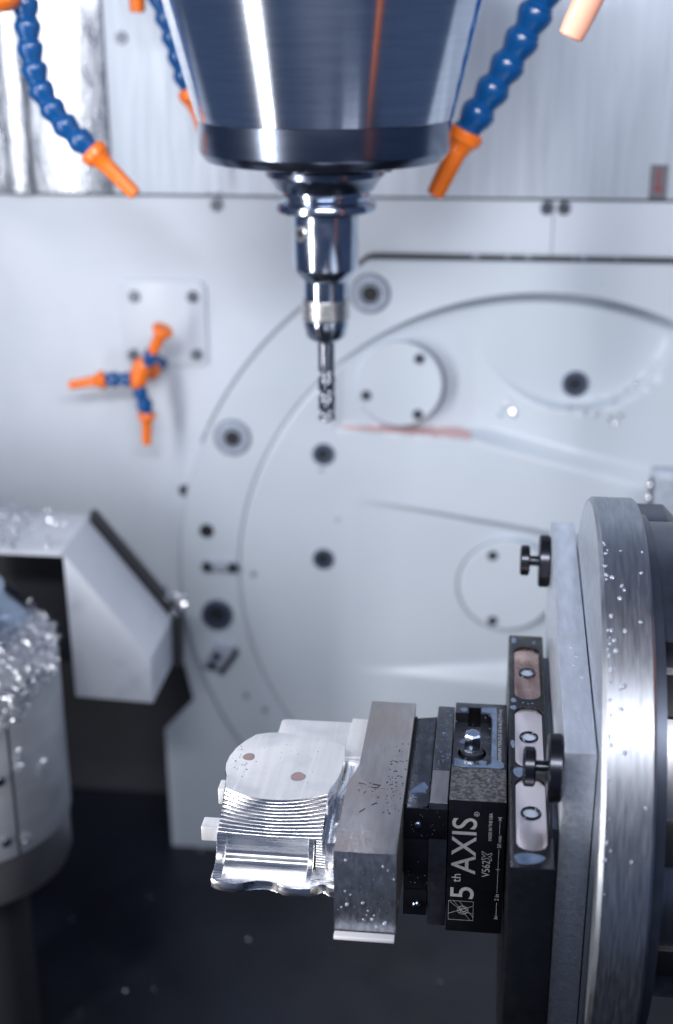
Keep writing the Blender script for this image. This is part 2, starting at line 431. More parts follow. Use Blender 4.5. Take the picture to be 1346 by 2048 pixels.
obj('drain_hole', lathe([(5.6, 0.4), (5.6, -0.5), (4.6, -0.6), (0, -0.4)], (-225.6, 470.8, -73.5), (0, 1, 0), 24), 'hole', hou)
sb = obj('sensor_block', box(-227, -206, 467, 471, -106, -97, 1.5), 'boltring', hou)
for x in (-225.5, -205.5): bolt(sb, x, 467.5, -101.5, 'small', 0.95)
o = obj('clamp_block', prism([(-232, -186), (-222, -168), (-208, -170), (-206, -176), (-216, -190)], 1, 464, 471, 0.8), 'boltring', hou)
obj('slot', prism([(-219, -190), (-216, -192.5), (-203.5, -174), (-206, -171)], 1, 463.6, 471), 'hole', o)  # dark strip drawn as the shadow beside the block
for x, z in ((-220, -176), (-224, -184)): bolt(o, x, 464, z, 'small', 0.85)
for x, z in ((-190, -108), (-199, -214), (-184, -226)): obj('pin_hole', lathe([(2.4, 0.4), (2.4, -0.3), (0, -0.3)], (x, 471, z), (0, 1, 0), 16), 'seamshade', hou)
obj('gap_floor', lathe([(240, 0), (240, 2)], (XC, 503, ZC), (0, 1, 0), 96), 'paint2', hou)

b = newbm()
for x in (-28, -26, -5, 8, 10, 40, 46, 47, 70): add_drop(b, (x, 473.5, 138.4), (0, -.7, .7), random.uniform(1, 2.2), random.uniform(.7, 1.2), 1.0)
for x in (-216, -213, -209, -206): add_drop(b, (x, 472.8, 180), (0, -.7, .7), random.uniform(1, 2.2), random.uniform(.7, 1.2), 1.0)
obj('coolant_drops', b, 'drop', hou)['kind'] = 'stuff'
# the disc itself: a relief, sampled on a polar grid
dsc = thing('trunnion_disc', (XC, 480, ZC), 'huge white round rotary disc with stepped relief behind the drill', 'disc')
def relief(x, z):
    y = np.full_like(x, 471.0)
    # upper pocket: left wall x=-124, bottom ledge along a falling line
    zl = np.where(x < -25.7, 12 + (x + 124.4) / 98.7 * (7.4 - 12), 7.4 + (x + 25.7) / 93.7 * (-22.8))
    dep = np.interp(x, [-130, -120, -26, 40, 120, 260], [2.5, 3.5, 19, 24, 24, 20])
    soft = np.interp(x, [-40, -10, 70], [0.8, 10, 20])
    ins = sstep(0, 1, np.clip((z - zl + soft * .4) / (soft + 1e-6), 0, 1)) * sstep(-125.6, -122.5, x)
    # raised land right/below of a round clearance about the bolt
    rr = np.hypot(x - 45, z - 100)
    land = sstep(70.5, 75, rr) * sstep(-30, 55, x) * 14 * (z < 120)
    y = y + ins * np.maximum(dep - land, 0)
    # middle recess between two falling lines, deepening to the right
    za = -43.4 + (x + 108.7) / 142.8 * (-20.5)
    zb = -186 + (x + 100.6) / 106 * (-12)
    zt = -186 + (x + 100.6) / 106 * 12
    d2 = np.clip(x + 112, 0, 160) * 0.10
    y = y + d2 * sstep(0, 1, np.clip((za - z) / 3.0, 0, 1)) * sstep(0, 1, np.clip((z - zb) / np.maximum(zt - zb, 1.0), 0, 1))
    # rounded rim
    r = np.hypot(x - XC, z - ZC)
    y = y + sstep(RD - 2.2, RD, r) * 1.2
    return y
nr, na = 150, 320
verts, faces = [(0, 0, 0)], []
verts[0] = (0, float(relief(np.array([XC]), np.array([ZC]))[0]) - 480, 0)
for i in range(1, nr + 1):
    r = RD * i / nr; t = np.arange(na) * 2 * np.pi / na
    x = XC + r * np.cos(t); z = ZC + r * np.sin(t); y = relief(x, z)
    verts += [(x[k] - XC, y[k] - 480, z[k] - ZC) for k in range(na)]
for k in range(na): faces.append((0, 1 + k, 1 + (k + 1) % na))
for i in range(1, nr):
    a = 1 + (i - 1) * na; bb = 1 + i * na
    for k in range(na): faces.append((a + k, bb + k, bb + (k + 1) % na, a + (k + 1) % na))
t = np.arange(na) * 2 * np.pi / na
base = len(verts); verts += [(RD * math.cos(q), 24.5, RD * math.sin(q)) for q in t]
a = 1 + (nr - 1) * na
for k in range(na): faces.append((a + k, base + k, base + (k + 1) % na, a + (k + 1) % na))
me = bpy.data.meshes.new('disc_face'); me.from_pydata([(p[0] * MM, p[1] * MM, p[2] * MM) for p in verts], [], faces); me.update()
me.materials.append(M['paint2']); smooth(me, 50)
o = bpy.data.objects.new('face', me); C.objects.link(o); o.parent = dsc
R1 = lambda x, z: float(relief(np.array([float(x)]), np.array([float(z)]))[0])
# red tinted ledge
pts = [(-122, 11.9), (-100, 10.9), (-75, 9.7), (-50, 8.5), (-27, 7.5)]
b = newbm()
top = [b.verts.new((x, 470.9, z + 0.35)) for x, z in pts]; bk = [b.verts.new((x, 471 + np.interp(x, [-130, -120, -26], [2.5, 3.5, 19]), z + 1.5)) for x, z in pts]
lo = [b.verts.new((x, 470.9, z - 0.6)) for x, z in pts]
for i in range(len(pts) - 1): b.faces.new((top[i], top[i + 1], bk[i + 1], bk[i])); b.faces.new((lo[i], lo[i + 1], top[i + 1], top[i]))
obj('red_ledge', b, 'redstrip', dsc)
# round cover plates
for (x, z, r, yb, scr) in ((-79.5, 45, 31.5, 480.5, ((-65.2, 65.1), (-106.2, 35.9), (-64.5, 21.5))), (4, -111, 36.5, 482.5, ((-7.9, -85.9), (-9.5, -149.5)))):
    cp = obj('round_cover', lathe([(r, 2), (r, -7.0), (r - 1.2, -8.0), (0, -8.0)], (x, yb, z), (0, 1, 0), 64), 'paint2', dsc)
    obj('cover_shade', add_tube(newbm(), [(x + (r + .6) * math.cos(t_), yb - 1.5 - (4.0 if x > 0 else 0), z + (r + .6) * math.sin(t_)) for t_ in [math.radians((100 if x > 0 else -80) + 160 * q / 30) for q in range(31)]], [.3 + 1.1 * math.sin(math.pi * q / 30) for q in range(31)]), 'seamshade', cp)  # grey crescent painted for the shade beside the cover
    for sx, sz in scr:
        dx, dz = sx - x, sz - z; q = math.hypot(dx, dz); f = min(1, (r - 6) / q)
        bolt(cp, x + dx * f, yb - 8, z + dz * f, 'small', 0.85)
for x, z, s in ((-135, -8.6, 1.0), (-135.7, -92.6, 0.98), (47.3, 43.5, 1.15)): bolt(dsc, x, R1(x, z) + 0.3, z, 'cap', s)
# droplets and stray chips that sparkle on the disc
b = newbm()
for x, z in ((43, 27), (55, 26), (63, 25), (75, 33), (84, 40), (90, 46), (-6, 20), (4, 21), (-137, -21), (-125, -60)):
    add_drop(b, (x, R1(x, z) - 0.2, z), (0, -1, 0.35), 2.2, 1.6, 1.6)
o = obj('coolant_drops', b, 'drop', dsc); o['kind'] = 'stuff'

def curl(bm, p, size, turns=1.2, w=1.2):
    """a curled ribbon chip"""
    p = V(p); ax = V((random.gauss(0, 1), random.gauss(0, 1), random.gauss(0, 1))).normalized()
    u, v, a = frame(ax); n = 9; prev = None
    pit = random.uniform(0.2, 0.9) * size
    for k in range(n):
        t = k / (n - 1) * turns * 2 * math.pi; r = size * (0.55 + 0.45 * k / n)
        c = p + u * math.cos(t) * r + v * math.sin(t) * r + a * pit * k / n
        q = [bm.verts.new(c - a * w / 2), bm.verts.new(c + a * w / 2 + u * 0.2 * w)]
        if prev: bm.faces.new((prev[0], prev[1], q[1], q[0]))
        prev = q
b = newbm()
for x, z in ((72, 22), (76, 18), (80, 24), (-3, 26), (2, 24), (90, 44), (-1, 30)):
    curl(b, (x, R1(x, z) - 2.5, z), random.uniform(1.6, 3.2), random.uniform(.4, 1.2), 1.6)
tag(obj('aluminium_chips', b, 'chip', None, recalc=False), 'few silvery chips stuck on the white disc near its dark bolt', 'chips', kind='stuff')

# ================================================================== SPINDLE, HOLDER, DRILL
SX, SY = -109.5, 290
sp = thing('spindle', (SX, SY, 216), 'large polished steel tapered spindle nose hanging over the drill', 'spindle')
obj('cone', lathe([(20, 238), (69.3, 238), (69.6, 246), (70.4, 246.6), (86.5, 309), (112, 415), (20, 415)], (SX, SY, 0), (0, 0, 1), 128), 'steel', sp)
obj('band', lathe([(20, 224.4), (64, 224.4), (66.4, 225), (69.4, 229.4), (69.8, 230.5), (69.8, 246.2), (60, 246.4)], (SX, SY, 0), (0, 0, 1), 128), 'steel_dark', sp)
obj('nose_ring', lathe([(15, 208), (27.5, 208), (28.5, 210), (31, 214), (33.5, 216), (33.5, 219), (31, 221), (36, 222.5), (37, 224.6)], (SX, SY, 0), (0, 0, 1), 72), 'steel_dark', sp)
for k in range(6):
    t = math.radians(20 + 60 * k)
    obj('screw', lathe([(3.4, 0), (3.4, -2.4), (2.8, -3), (0, -3)], (SX + 48 * math.cos(t), SY + 48 * math.sin(t), 224.4), (0, 0, 1), 16), 'bolt', sp)
th = thing('tool_holder', (SX, SY, 120), 'stepped steel collet tool holder below the spindle, pale ringed near its end', 'tool holder')
obj('flange', lathe([(14, 208), (25, 208), (25.5, 205.5), (23.5, 204.2), (23.5, 202.5), (28.2, 201.0), (28.8, 200), (28.8, 197.2), (27.8, 196), (19, 194)], (SX, SY, 0), (0, 0, 1), 64), 'holder', th)
obj('shank', lathe([(10, 194.5), (18.6, 194.5), (18.9, 192), (18.9, 164.5), (18.3, 163), (14.2, 157.5), (13.2, 156.6), (10, 156.4)], (SX, SY, 0), (0, 0, 1), 64), 'holder', th)
obj('neck', lathe([(6, 157.5), (13.1, 157.5), (13.1, 146), (12.6, 145.5), (6, 145.5)], (SX, SY, 0), (0, 0, 1), 64), 'holder', th)
obj('collet_ring', lathe([(6, 146), (13.9, 146), (14.1, 145), (14.1, 142.6), (13.6, 142.2), (13.6, 141.4), (14.1, 141), (14.1, 138.3), (13.6, 137.9), (13.6, 137.1), (14.1, 136.7), (14.1, 134.8), (13.7, 134.2), (6, 134.2)], (SX, SY, 0), (0, 0, 1), 64), 'ringpale', th)
obj('collet_nut', lathe([(4, 134.6), (13.3, 134.6), (13.1, 132), (11.6, 124.6), (10.8, 123.4), (6.4, 120.6), (4, 120.4)], (SX, SY, 0), (0, 0, 1), 64), 'holder', th)
d_ = V((-0.62, -0.78, 0)).normalized()
o = obj('set_screw', lathe([(4.6, 17.6), (4.6, 19.3), (3.9, 20.0), (2.4, 20.0), (2.2, 18.9), (0, 18.8)], (SX, SY, 185), d_, 24), 'ringpale', th)
obj('socket', lathe([(2.3, 18.5), (2.3, 19.5), (0, 19.5)], (SX, SY, 185), d_, 6), 'hole', o)
dr = thing('drill_bit', (SX, SY, 71), 'bright twist drill bit held point down in the collet', 'drill bit')
obj('shank', lathe([(4.8, 124), (4.8, 104.5), (4.4, 103)], (SX, SY, 0), (0, 0, 1), 32), 'carbide', dr)
b = newbm(); rings = []; nsg = 48; NZ = 60
for i in range(NZ + 1):
    z = 104 - (104 - 73.5) * i / NZ; tw = (104 - z) / 23.5 * 2 * math.pi
    dep = min(1, i / 6)
    row = []
    for k in range(nsg):
        t = 2 * math.pi * k / nsg; cc = math.cos(2 * t)
        fl = max(0.0, (cc - 0.15) / 0.85) ** 0.8
        r = 5.0 * (1 - 0.52 * fl * dep)
        if -0.2 > cc > -0.97: r *= 0.95
        row.append(b.verts.new((SX + r * math.cos(t - tw + 0.9), SY + r * math.sin(t - tw + 0.9), z)))
    rings.append(row)
for A, B in zip(rings, rings[1:]):
    for k in range(nsg): b.faces.new((A[k], B[k], B[(k + 1) % nsg], A[(k + 1) % nsg]))
tip = b.verts.new((SX, SY, 71))
for k in range(nsg): b.faces.new((rings[-1][k], tip, rings[-1][(k + 1) % nsg]))
b.faces.new(rings[0])
obj('flutes', b, 'carbide', dr, 40)

# ================================================================== COOLANT HOSES
SEG = meshdata('hose_segment', lathe([(0.66, -0.06), (0.80, 0.0), (0.95, 0.10), (1.0, 0.24), (0.97, 0.42), (0.86, 0.62), (0.76, 0.80), (0.74, 0.88), (0.80, 0.94), (0.86, 1.02), (0.5, 1.04)], (0, 0, 0), (0, 0, 1), 28), 'blue')
NOZ = meshdata('hose_nozzle', lathe([(0.7, -0.05), (1.0, 0.0), (1.06, 0.08), (1.06, 0.30), (0.95, 0.36), (0.72, 0.55), (0.60, 0.80), (0.55, 1.9), (0.50, 2.2), (0.38, 2.24), (0.34, 2.1)], (0, 0, 0), (0, 0, 1), 24), 'orange')
BALL = meshdata('hose_joint', lathe([(0.5, -0.2), (0.9, 0.0), (1.08, 0.25), (1.08, 0.9), (0.9, 1.15), (0.5, 1.3)], (0, 0, 0), (0, 0, 1), 24), 'orange')
for k in (SEG, NOZ, BALL):
    pass
def orient(d): return V(d).to_track_quat('Z', 'Y').to_euler()
def along(pts, step):
    pts = [V(p) for p in pts]; out = []; acc = 0; i = 0; p = pts[0].copy(); out.append(p.copy())
    rest = step
    while i < len(pts) - 1:
        d = pts[i + 1] - p
        if d.length >= rest: p = p + d.normalized() * rest; out.append(p.copy()); rest = step
        else: rest -= d.length; p = pts[i + 1].copy(); i += 1
    return out
def hose(label, pts, rad, noz=None, nlen=1.0, loc=None, group='segmented coolant hoses', name='coolant_hose'):
    root = thing(name, loc or pts[0], label, 'hose', group)
    st = rad * 1.5
    q = along(pts, st)
    for a, b_ in zip(q, q[1:]):
        inst('segment', SEG, root, a, orient(b_ - a), (rad, rad, st))
    if noz is not None:
        d = V(noz) - q[-1]
        inst('nozzle', NOZ, root, q[-1], orient(d), (rad, rad, d.length / 2.24))
    return root
hose('blue segmented coolant hose with orange nozzle hanging left of the spindle', [(-289, 330, 345), (-288, 330, 300), (-287.5, 330, 278), (-284, 330, 261), (-276.5, 330, 246), (-266, 330, 234), (-254, 330, 223.5)], 8.0, (-229, 330, 198))
h2 = hose('thick blue segmented coolant hose with orange nozzle right of the spindle', [(24, 330, 345), (8, 330, 308), (0, 330, 291), (-10.4, 330, 272), (-18.3, 330, 258.8), (-27.7, 330, 243.7), (-34, 330, 233)], 10.2, (-50, 330, 199.5))
hose('blue segmented coolant hose half hidden behind the left of the spindle', [(-233, 400, 335), (-223.5, 400, 304), (-218, 400, 287), (-212.5, 400, 266), (-206.5, 400, 248)], 8.0, (-196, 400, 216))
t = thing('coolant_nozzle', (27, 60, 330), 'pale orange nozzle hanging at the top right beside the thick hose', 'nozzle', 'loose orange nozzles at the top')
NOZP = NOZ.copy(); NOZP.materials[0] = M['litnozzle']
inst('nozzle', NOZP, t, (27, 60, 328), orient((-15, 0, -33.5)), (9.5, 9.5, 16.4))
t = thing('coolant_nozzle', (-240, 400, 330), 'small orange nozzle tip at the top left of the spindle', 'nozzle', 'loose orange nozzles at the top')
inst('nozzle', NOZ, t, (-239.5, 400, 326), orient((-0.5, 0, -25)), (9, 9, 11.6))
t = thing('coolant_nozzle', (-305, 318, 330), 'orange nozzle cut by the top left corner of the picture', 'nozzle', 'loose orange nozzles at the top')
inst('nozzle', BALL, t, (-301, 318, 318), orient((0.1, 0, -1)), (12, 12, 13))

oh = thing('coolant_hose', (168, 0, 330), 'plain orange hose added out of view at right, mirrored red in the spindle', 'hose')  # added outside the view so the spindle mirrors a red streak
obj('tube', add_tube(newbm(), [(178, 0, 420), (176, 0, 300), (174, 0, 150), (176, 0, 20), (181, 0, -90)], 12, 24), 'orange', oh)
# three-armed nozzle on the wall
mf = thing('coolant_manifold', (-267, 478, 49), 'three-armed orange and blue coolant nozzle standing out from the wall', 'nozzle')
YM = 446
def seg(a, b_, r): inst('segment', SEG, mf, a, orient(V(b_) - V(a)), (r, r, (V(b_) - V(a)).length))
def noz(a, b_, r): inst('nozzle', NOZ, mf, a, orient(V(b_) - V(a)), (r, r, (V(b_) - V(a)).length / 2.24))
inst('joint', BALL, mf, (-267.5, YM + 2, 47), orient((6, -1, 17)), (6.4, 6.4, 16))
inst('joint', BALL, mf, (-257, YM + 14, 55), orient((-1, 1, -0.4)), (6, 6, 14))
obj('stem', add_tube(newbm(), [(-259, 462, 55), (-256, 480, 56)], 5, 16), 'blue', mf)
noz((-243.5, YM - 6, 91), (-254.5, YM - 2, 70), 7.2)
seg((-253, YM - 2, 73), (-258, YM, 64), 5.6)
seg((-271, YM, 51.5), (-280, YM - 1, 51.7), 5.4); seg((-280, YM - 1, 51.7), (-290, YM - 2, 51.6), 5.6)
noz((-289.5, YM - 2, 51.6), (-315.5, YM - 6, 47.5), 6.3)
seg((-266, YM, 45), (-262.5, YM, 36), 5.6); seg((-262.5, YM, 36), (-260.6, YM, 26), 6.0)
noz((-260.6, YM, 26.8), (-262, YM, 2.5), 6.3)

# ================================================================== LEFT: HOOD, POST, CHIPS
hd = thing('hood', (-265, 365, -147), 'pale grey sheet metal hood with a slanted side at the left wall', 'hood')
obj('side_box', prism([(-292.9, -37), (-236.5, -111.5), (-237.5, -147), (-292, -145)], 1, 330, 393, 1.6), 'hoodpaint', hd)
obj('top_sheet', box(-520, -293.4, 330, 403, -40, -37, 0.8), 'hoodpaint', hd)
obj('cavity_shade_panel', box(-520, -292.2, 396, 400, -152, -40.4), 'darkgap', hd)  # near-black sheet put in for the dark inside the hood
obj('gap_shadow_plate', prism([(-293, -33.5), (-290, -33.5), (-229.5, -112), (-232, -152), (-292, -150)], 1, 396, 404), 'darkgap', hd)  # dark plate drawn for the gap's shadow along the slanted side
ps = thing('round_post', (-344, 250, -366), 'thick round grey steel post heaped with chips at the left edge', 'post')
obj('drum', lathe([(20, -70), (62, -70), (66.5, -73), (67.2, -80), (67.2, -188), (66.2, -189.5), (20, -189.5)], (-344, 250, 0), (0, 0, 1), 96), 'post', ps)
obj('lower_ring', lathe([(20, -189.6), (65.6, -189.6), (65.6, -218), (64, -222), (20, -222)], (-344, 250, 0), (0, 0, 1), 96), 'postlow', ps)
obj('pedestal', lathe([(30, -222.2), (34, -222.2), (34, -366), (20, -366)], (-344, 250, 0), (0, 0, 1), 48), 'darkgap', ps)
obj('polished_collar', lathe([(20, -70), (52, -69.8), (50, -60), (38, -46), (36, -42), (20, -41.5)], (-352, 275, 0), (0, 0, 1), 64), 'bluesteel', ps)
t0 = math.radians(-41)
b = newbm()
for k in range(1):
    ca, sa = math.cos(t0), math.sin(t0)
    p = V((-344 + 67.3 * ca, 250 + 67.3 * sa, 0)); tdir = V((-sa, ca, 0))
    q = [p - tdir * .8, p + tdir * .8]
    vv = [b.verts.new((*q[0].xy, -84)), b.verts.new((*q[1].xy, -84)), b.verts.new((*q[1].xy, -188)), b.verts.new((*q[0].xy, -188))]
    b.faces.new(vv)
    ex = bmesh.ops.extrude_face_region(b, geom=list(b.faces))
    bmesh.ops.translate(b, verts=[v for v in ex['geom'] if isinstance(v, bmesh.types.BMVert)], vec=V((ca, sa, 0)) * 0.4)
obj('seam', b, 'darkgap', ps)
for z in (-133, -176):
    ca, sa = math.cos(t0 - .12), math.sin(t0 - .12)
    obj('screw', lathe([(3.2, 0), (3.2, 1.4), (2.4, 2), (0, 2)], (-344 + 66.8 * ca, 250 + 66.8 * sa, z), (ca, sa, 0), 16), 'bolt', ps)
# heaps of chips: uncountable
def flake(bm, p, ln, w):
    """a long bent sliver"""
    p = V(p); d = V((random.gauss(0, 1), random.gauss(0, 1), random.gauss(0, .8) - .5)).normalized()
    n = d.cross(V((random.gauss(0, 1), random.gauss(0, 1), random.gauss(0, 1)))).normalized(); u = d.cross(n)
    bend = random.uniform(-.5, .5); prev = None
    for k in range(5):
        f = k / 4 - .5; c = p + d * ln * f + n * bend * ln * (f * f * 2); ww = w * (1 - 1.3 * abs(f)) + .1
        q = [bm.verts.new(c - u * ww), bm.verts.new(c + u * ww)]
        if prev: bm.faces.new((prev[0], prev[1], q[1], q[0]))
        prev = q
b = newbm()
for k in range(4200):
    a_ = random.uniform(0, 6.283); rr = 66 * math.sqrt(random.random())
    h = 20 * (1 - (rr / 72) ** 2) * random.random()
    p = (-344 + rr * math.cos(a_), 250 + rr * math.sin(a_), -70 + h)
    if k % 6: flake(b, p, random.uniform(5, 14), random.uniform(.15, .5))
    else: curl(b, p, random.uniform(.7, 1.8), random.uniform(.4, 1.8), random.uniform(.3, .9))
for k in range(900):
    dg = random.uniform(-115, -2); a_ = math.radians(dg); lim = np.interp(dg, [-115, -60, -35, -2], [44, 38, 22, 4])
    dz = random.random() ** 1.5 * lim
    flake(b, (-344 + 68.8 * math.cos(a_), 250 + 68.8 * math.sin(a_), -71 - dz), random.uniform(4, 12), random.uniform(.15, .55))
for zz, aa in ((-116, -36), (-120, -37), (-124, -38), (-126, -39), (-138, -22), (-134, -20), (-141, -24), (-178, -38), (-181, -36)):
    a_ = math.radians(aa)
    for k in range(3): flake(b, (-344 + 68.2 * math.cos(a_) + random.uniform(-1, 1), 250 + 68.2 * math.sin(a_), zz + random.uniform(-2, 2)), random.uniform(3, 8), random.uniform(.4, 1.0))
tag(obj('chip_heap', b, 'chip', None, recalc=False), 'heap of silvery aluminium chips piled on the round grey post', 'chips', kind='stuff')
b = newbm()
for k in range(900):
    x = -470 + (140 + 26 * (k % 9 == 0)) * random.random() ** 0.75; y = random.uniform(332, 402); hh = 26 * np.clip((-318 - x) / 90, 0, 1)
    curl(b, (x, y, -36 + 1.2 + hh * random.random()), random.uniform(.8, 2.6), random.uniform(.4, 1.6), random.uniform(.3, 1.1))
tag(obj('chip_heap', b, 'chip', None, recalc=False), 'loose silvery chips lying on top of the grey hood', 'chips', kind='stuff')
b = newbm()
for k in range(26):
    curl(b, (-236 + random.uniform(-6, 10), random.uniform(388, 402), -96 + random.uniform(-14, 8)), random.uniform(1.2, 3.0), random.uniform(.6, 1.6), 1.3)
tag(obj('chip_heap', b, 'chip', None, recalc=False), 'small tangle of chips caught at the right corner of the hood', 'chips', kind='stuff')
b = newbm()
for k in range(16):
    x = random.uniform(-420, 120); y = random.uniform(180, 475)
    curl(b, (x, y, -364.5), random.uniform(1.2, 3.4), random.uniform(.3, 1.3), random.uniform(.8, 2.2))
for x, y in ((-290, 269), (-286, 272), (-264, 295), (-240, 301), (-243, 299), (-122, 358), (37, 297), (40, 299), (-35, 334), (-32, 335)):
    curl(b, (x + random.uniform(-4, 4), y + random.uniform(-3, 3), -364.6), random.uniform(1.2, 2.4), random.uniform(.3, 1.0), 1.4)
tag(obj('floor_chips', b, 'chip', None, recalc=False), 'stray aluminium chips scattered on the dark machine floor', 'chips', kind='stuff')

# ================================================================== ROTARY TABLE (axis along X)
TY, TZ, TR = 64.0, -20.5, 124.3
tb = thing('rotary_table', (45, TY, TZ - TR), 'turned steel rotary table standing on edge at the right', 'rotary table')
obj('platter', lathe([(40, 33.0), (122.8, 33.0), (TR, 34.6), (TR, 51.6), (123.2, 52.8), (40, 52.8)], (0, TY, TZ), (1, 0, 0), 192), 'platter', tb)
obj('platter_face', lathe([(20, 32.7), (120.5, 32.7), (122.4, 32.95), (122.4, 34), (20, 34)], (0, TY, TZ), (1, 0, 0), 160), 'platterface', tb)
obj('rim_recess_shade', lathe([(60, 53), (117, 53), (117, 57.5), (60, 57.5)], (0, TY, TZ), (1, 0, 0), 128), 'housing', tb)  # dark disc, its colour stands for the recess shadow behind the platter
obj('neck', lathe([(60, 57.6), (94, 57.6), (95.5, 59), (95.5, 150), (60, 150)], (0, TY, TZ), (1, 0, 0), 128), 'housing2', tb)
sec = [(TY + 114 * math.cos(math.radians(a)), TZ + 114 * math.sin(math.radians(a))) for a in range(35, 124, 4)]
obj('dark_cover', prism(sec + [(TY - 40, TZ + 60), (TY + 40, TZ + 50)], 0, 57.6, 150, 2.0), 'housing', tb)
obj('motor_housing', prism([(53.5, 40), (53.5, 77.4), (72, 77.4), (84, 65), (84, 40)], 1, 128, 152, 0.8), 'housing', tb)
for k in range(8):
    t = math.radians(182 - 34 * k + 17)
    pc = V((66, TY + 93 * math.cos(t), TZ + 93 * math.sin(t)))
    b = box(59, 90, -9, 9, -4.5, 4.5, 0.8)
    bmesh.ops.transform(b, matrix=Matrix.Translation((0, pc.y, pc.z)) @ Matrix.Rotation(t + math.pi / 2, 4, 'X'), verts=b.verts)
    obj('clamp_slot', b, 'hole', tb)
# droplets on the rim
b = newbm()
def rim_pt(x, deg):
    t = math.radians(deg); return (x, TY + TR * math.cos(t), TZ + TR * math.sin(t)), (0, math.cos(t), math.sin(t))
for k in range(46):
    x = 34.8 + abs(random.gauss(0, .9)) if k < 36 else random.uniform(35, 51)
    p, n = rim_pt(x, random.uniform(100, 172)); s = random.uniform(.25, .75)
    add_drop(b, p, n, s, s * random.uniform(1, 1.6), s * 0.6)
for x, dg, s in ((37.5, 112, 1.3), (40, 117, 1.2), (42, 115, .9), (36.5, 121, 1.2), (37.5, 126, 1.2), (38, 128, 1.4), (41.5, 124, 1.2), (40.5, 134.5, 1.7), (41, 146, 1.3), (47.5, 122, 1.0)):
    p, n = rim_pt(x, dg); s *= .7; add_drop(b, p, n, s, s * 1.2, s * 0.6)
o = obj('coolant_drops', b, 'drop', tb); o['kind'] = 'stuff'

fp = thing('fixture_plate', (26, 75, -80), 'brushed aluminium fixture plate bolted flat against the rotary table', 'plate')
# plate outline in (Y,Z), turned about X a few degrees
def rotp(y, z, a=math.radians(3.4), cy=-30, cz=42.5): return (cy + y * math.cos(a) - z * math.sin(a), cz + y * math.sin(a) + z * math.cos(a))
pl = obj('slab', prism([rotp(0, 0), rotp(210.4, 0), rotp(210.4, -230), rotp(0, -230)], 0, 20, 32.2, 0.5), 'plate', fp)
# chips and nicks on the plate's upper edge
b = newbm()
for k in range(7):
    yy = random.uniform(10, 90); y, z = rotp(yy, 0)
    add_drop(b, (random.uniform(22, 29), y, z), (0, -.06, 1), random.uniform(.3, 1.0), random.uniform(.3, .6), .25)
o = obj('wet_specks', b, 'drop', fp); o['kind'] = 'stuff'

def knurl(x0, x1, r, y, z, n=84, m_=6):
    """a knurled wheel with a diamond pattern round its rim"""
    b = newbm(); rings = []
    ring = [(r - 1.0, x0), (r, x0 + .7)] + [(r, x0 + .7 + (x1 - x0 - 1.4) * k / m_) for k in range(1, m_)] + [(r, x1 - .7), (r - 1.0, x1)]
    for j, (rad, x) in enumerate(ring):
        row = []
        for k in range(n):
            t = 2 * math.pi * k / n
            rr = rad + (0.28 if (k + j) % 2 else -0.12) * (1 if 0 < j < len(ring) - 1 else 0)
            row.append(b.verts.new((x, y + rr * math.cos(t), z + rr * math.sin(t))))
        rings.append(row)
    for A, B in zip(rings, rings[1:]):
        for k in range(n): b.faces.new((A[k], B[k], B[(k + 1) % n], A[(k + 1) % n]))
    b.faces.new(rings[0][::-1]); b.faces.new(rings[-1])
    return b
for (y, z, lb) in ((162.2, 40.5, 'black knurled double thumb screw at the far top corner of the plate'), (-21.4, 30.6, 'blurred black knurled thumb screw at the near edge of the plate')):
    ts = thing('thumb_screw', (20, y, z), lb, 'thumb screw', 'thumb screws on the fixture plate')
    obj('large_wheel', knurl(14.2, 19.9, 12.9, y, z, 110), 'knob', ts, 20)
    obj('stem', lathe([(2.6, 9.4), (2.6, 14.6)], (0, y, z), (1, 0, 0), 20), 'knob', ts)
    obj('small_wheel', knurl(5.0, 9.8, 7.4, y, z, 64, 5), 'knob', ts, 20)

# ================================================================== BASE PLATE UNDER THE VISE
bp = thing('base_plate', (9, 46, -80), 'black square base plate with three polished slots along its top edge', 'plate')
BX0, BX1, BY0, BY1, BZ = 0.6, 17.5, -53.4, 145.7, 6.3
body = obj('slab', box(BX0, BX1, BY0, BY1, -150, BZ, 0.7), 'black', bp)
SL = ((78, 132.6), (18.2, 70.8), (-42, 11))
for y0, y1 in SL: boolean(body, prism(slot_poly(9.25, y0, y1, 12.4), 2, 5.0, 8))
obj('spacer', box(17.5, 19.9, -20, 130, -140, 2), 'housing', bp)
for i, (y0, y1) in enumerate(SL):
    ins = obj('stud_insert', prism(slot_poly(9.25, y0 + .25, y1 - .25, 11.9), 2, 4.0, 5.6, 0.3), 'studreflection' if i == 0 else 'mirror', bp)
    if i == 0: ins['label'] = 'slot insert at the far end, coloured by a painted dark reflection'
    yc = (y0 + y1) / 2
    rg = newbm()
    for k in range(40):
        pass
    rr = []
    for k in range(40):
        t = 2 * math.pi * k / 40
        rr.append([rg.verts.new((9.25 + (3.6 + .62 * math.cos(q)) * math.cos(t), yc + (3.6 + .62 * math.cos(q)) * math.sin(t) * 1.12, 5.75 + .62 * math.sin(q))) for q in [2 * math.pi * j / 8 for j in range(8)]])
    for k in range(40):
        A, B = rr[k], rr[(k + 1) % 40]
        for j in range(8): rg.faces.new((A[j], A[(j + 1) % 8], B[(j + 1) % 8], B[j]))
    obj('seal_ring', rg, 'ring', ins)
    b = newbm(); add_drop(b, (9.25, yc, 5.6), (0, 0, 1), 3.1, 3.3, .35, 16)
    obj('bore_fill', b, 'drop', ins)
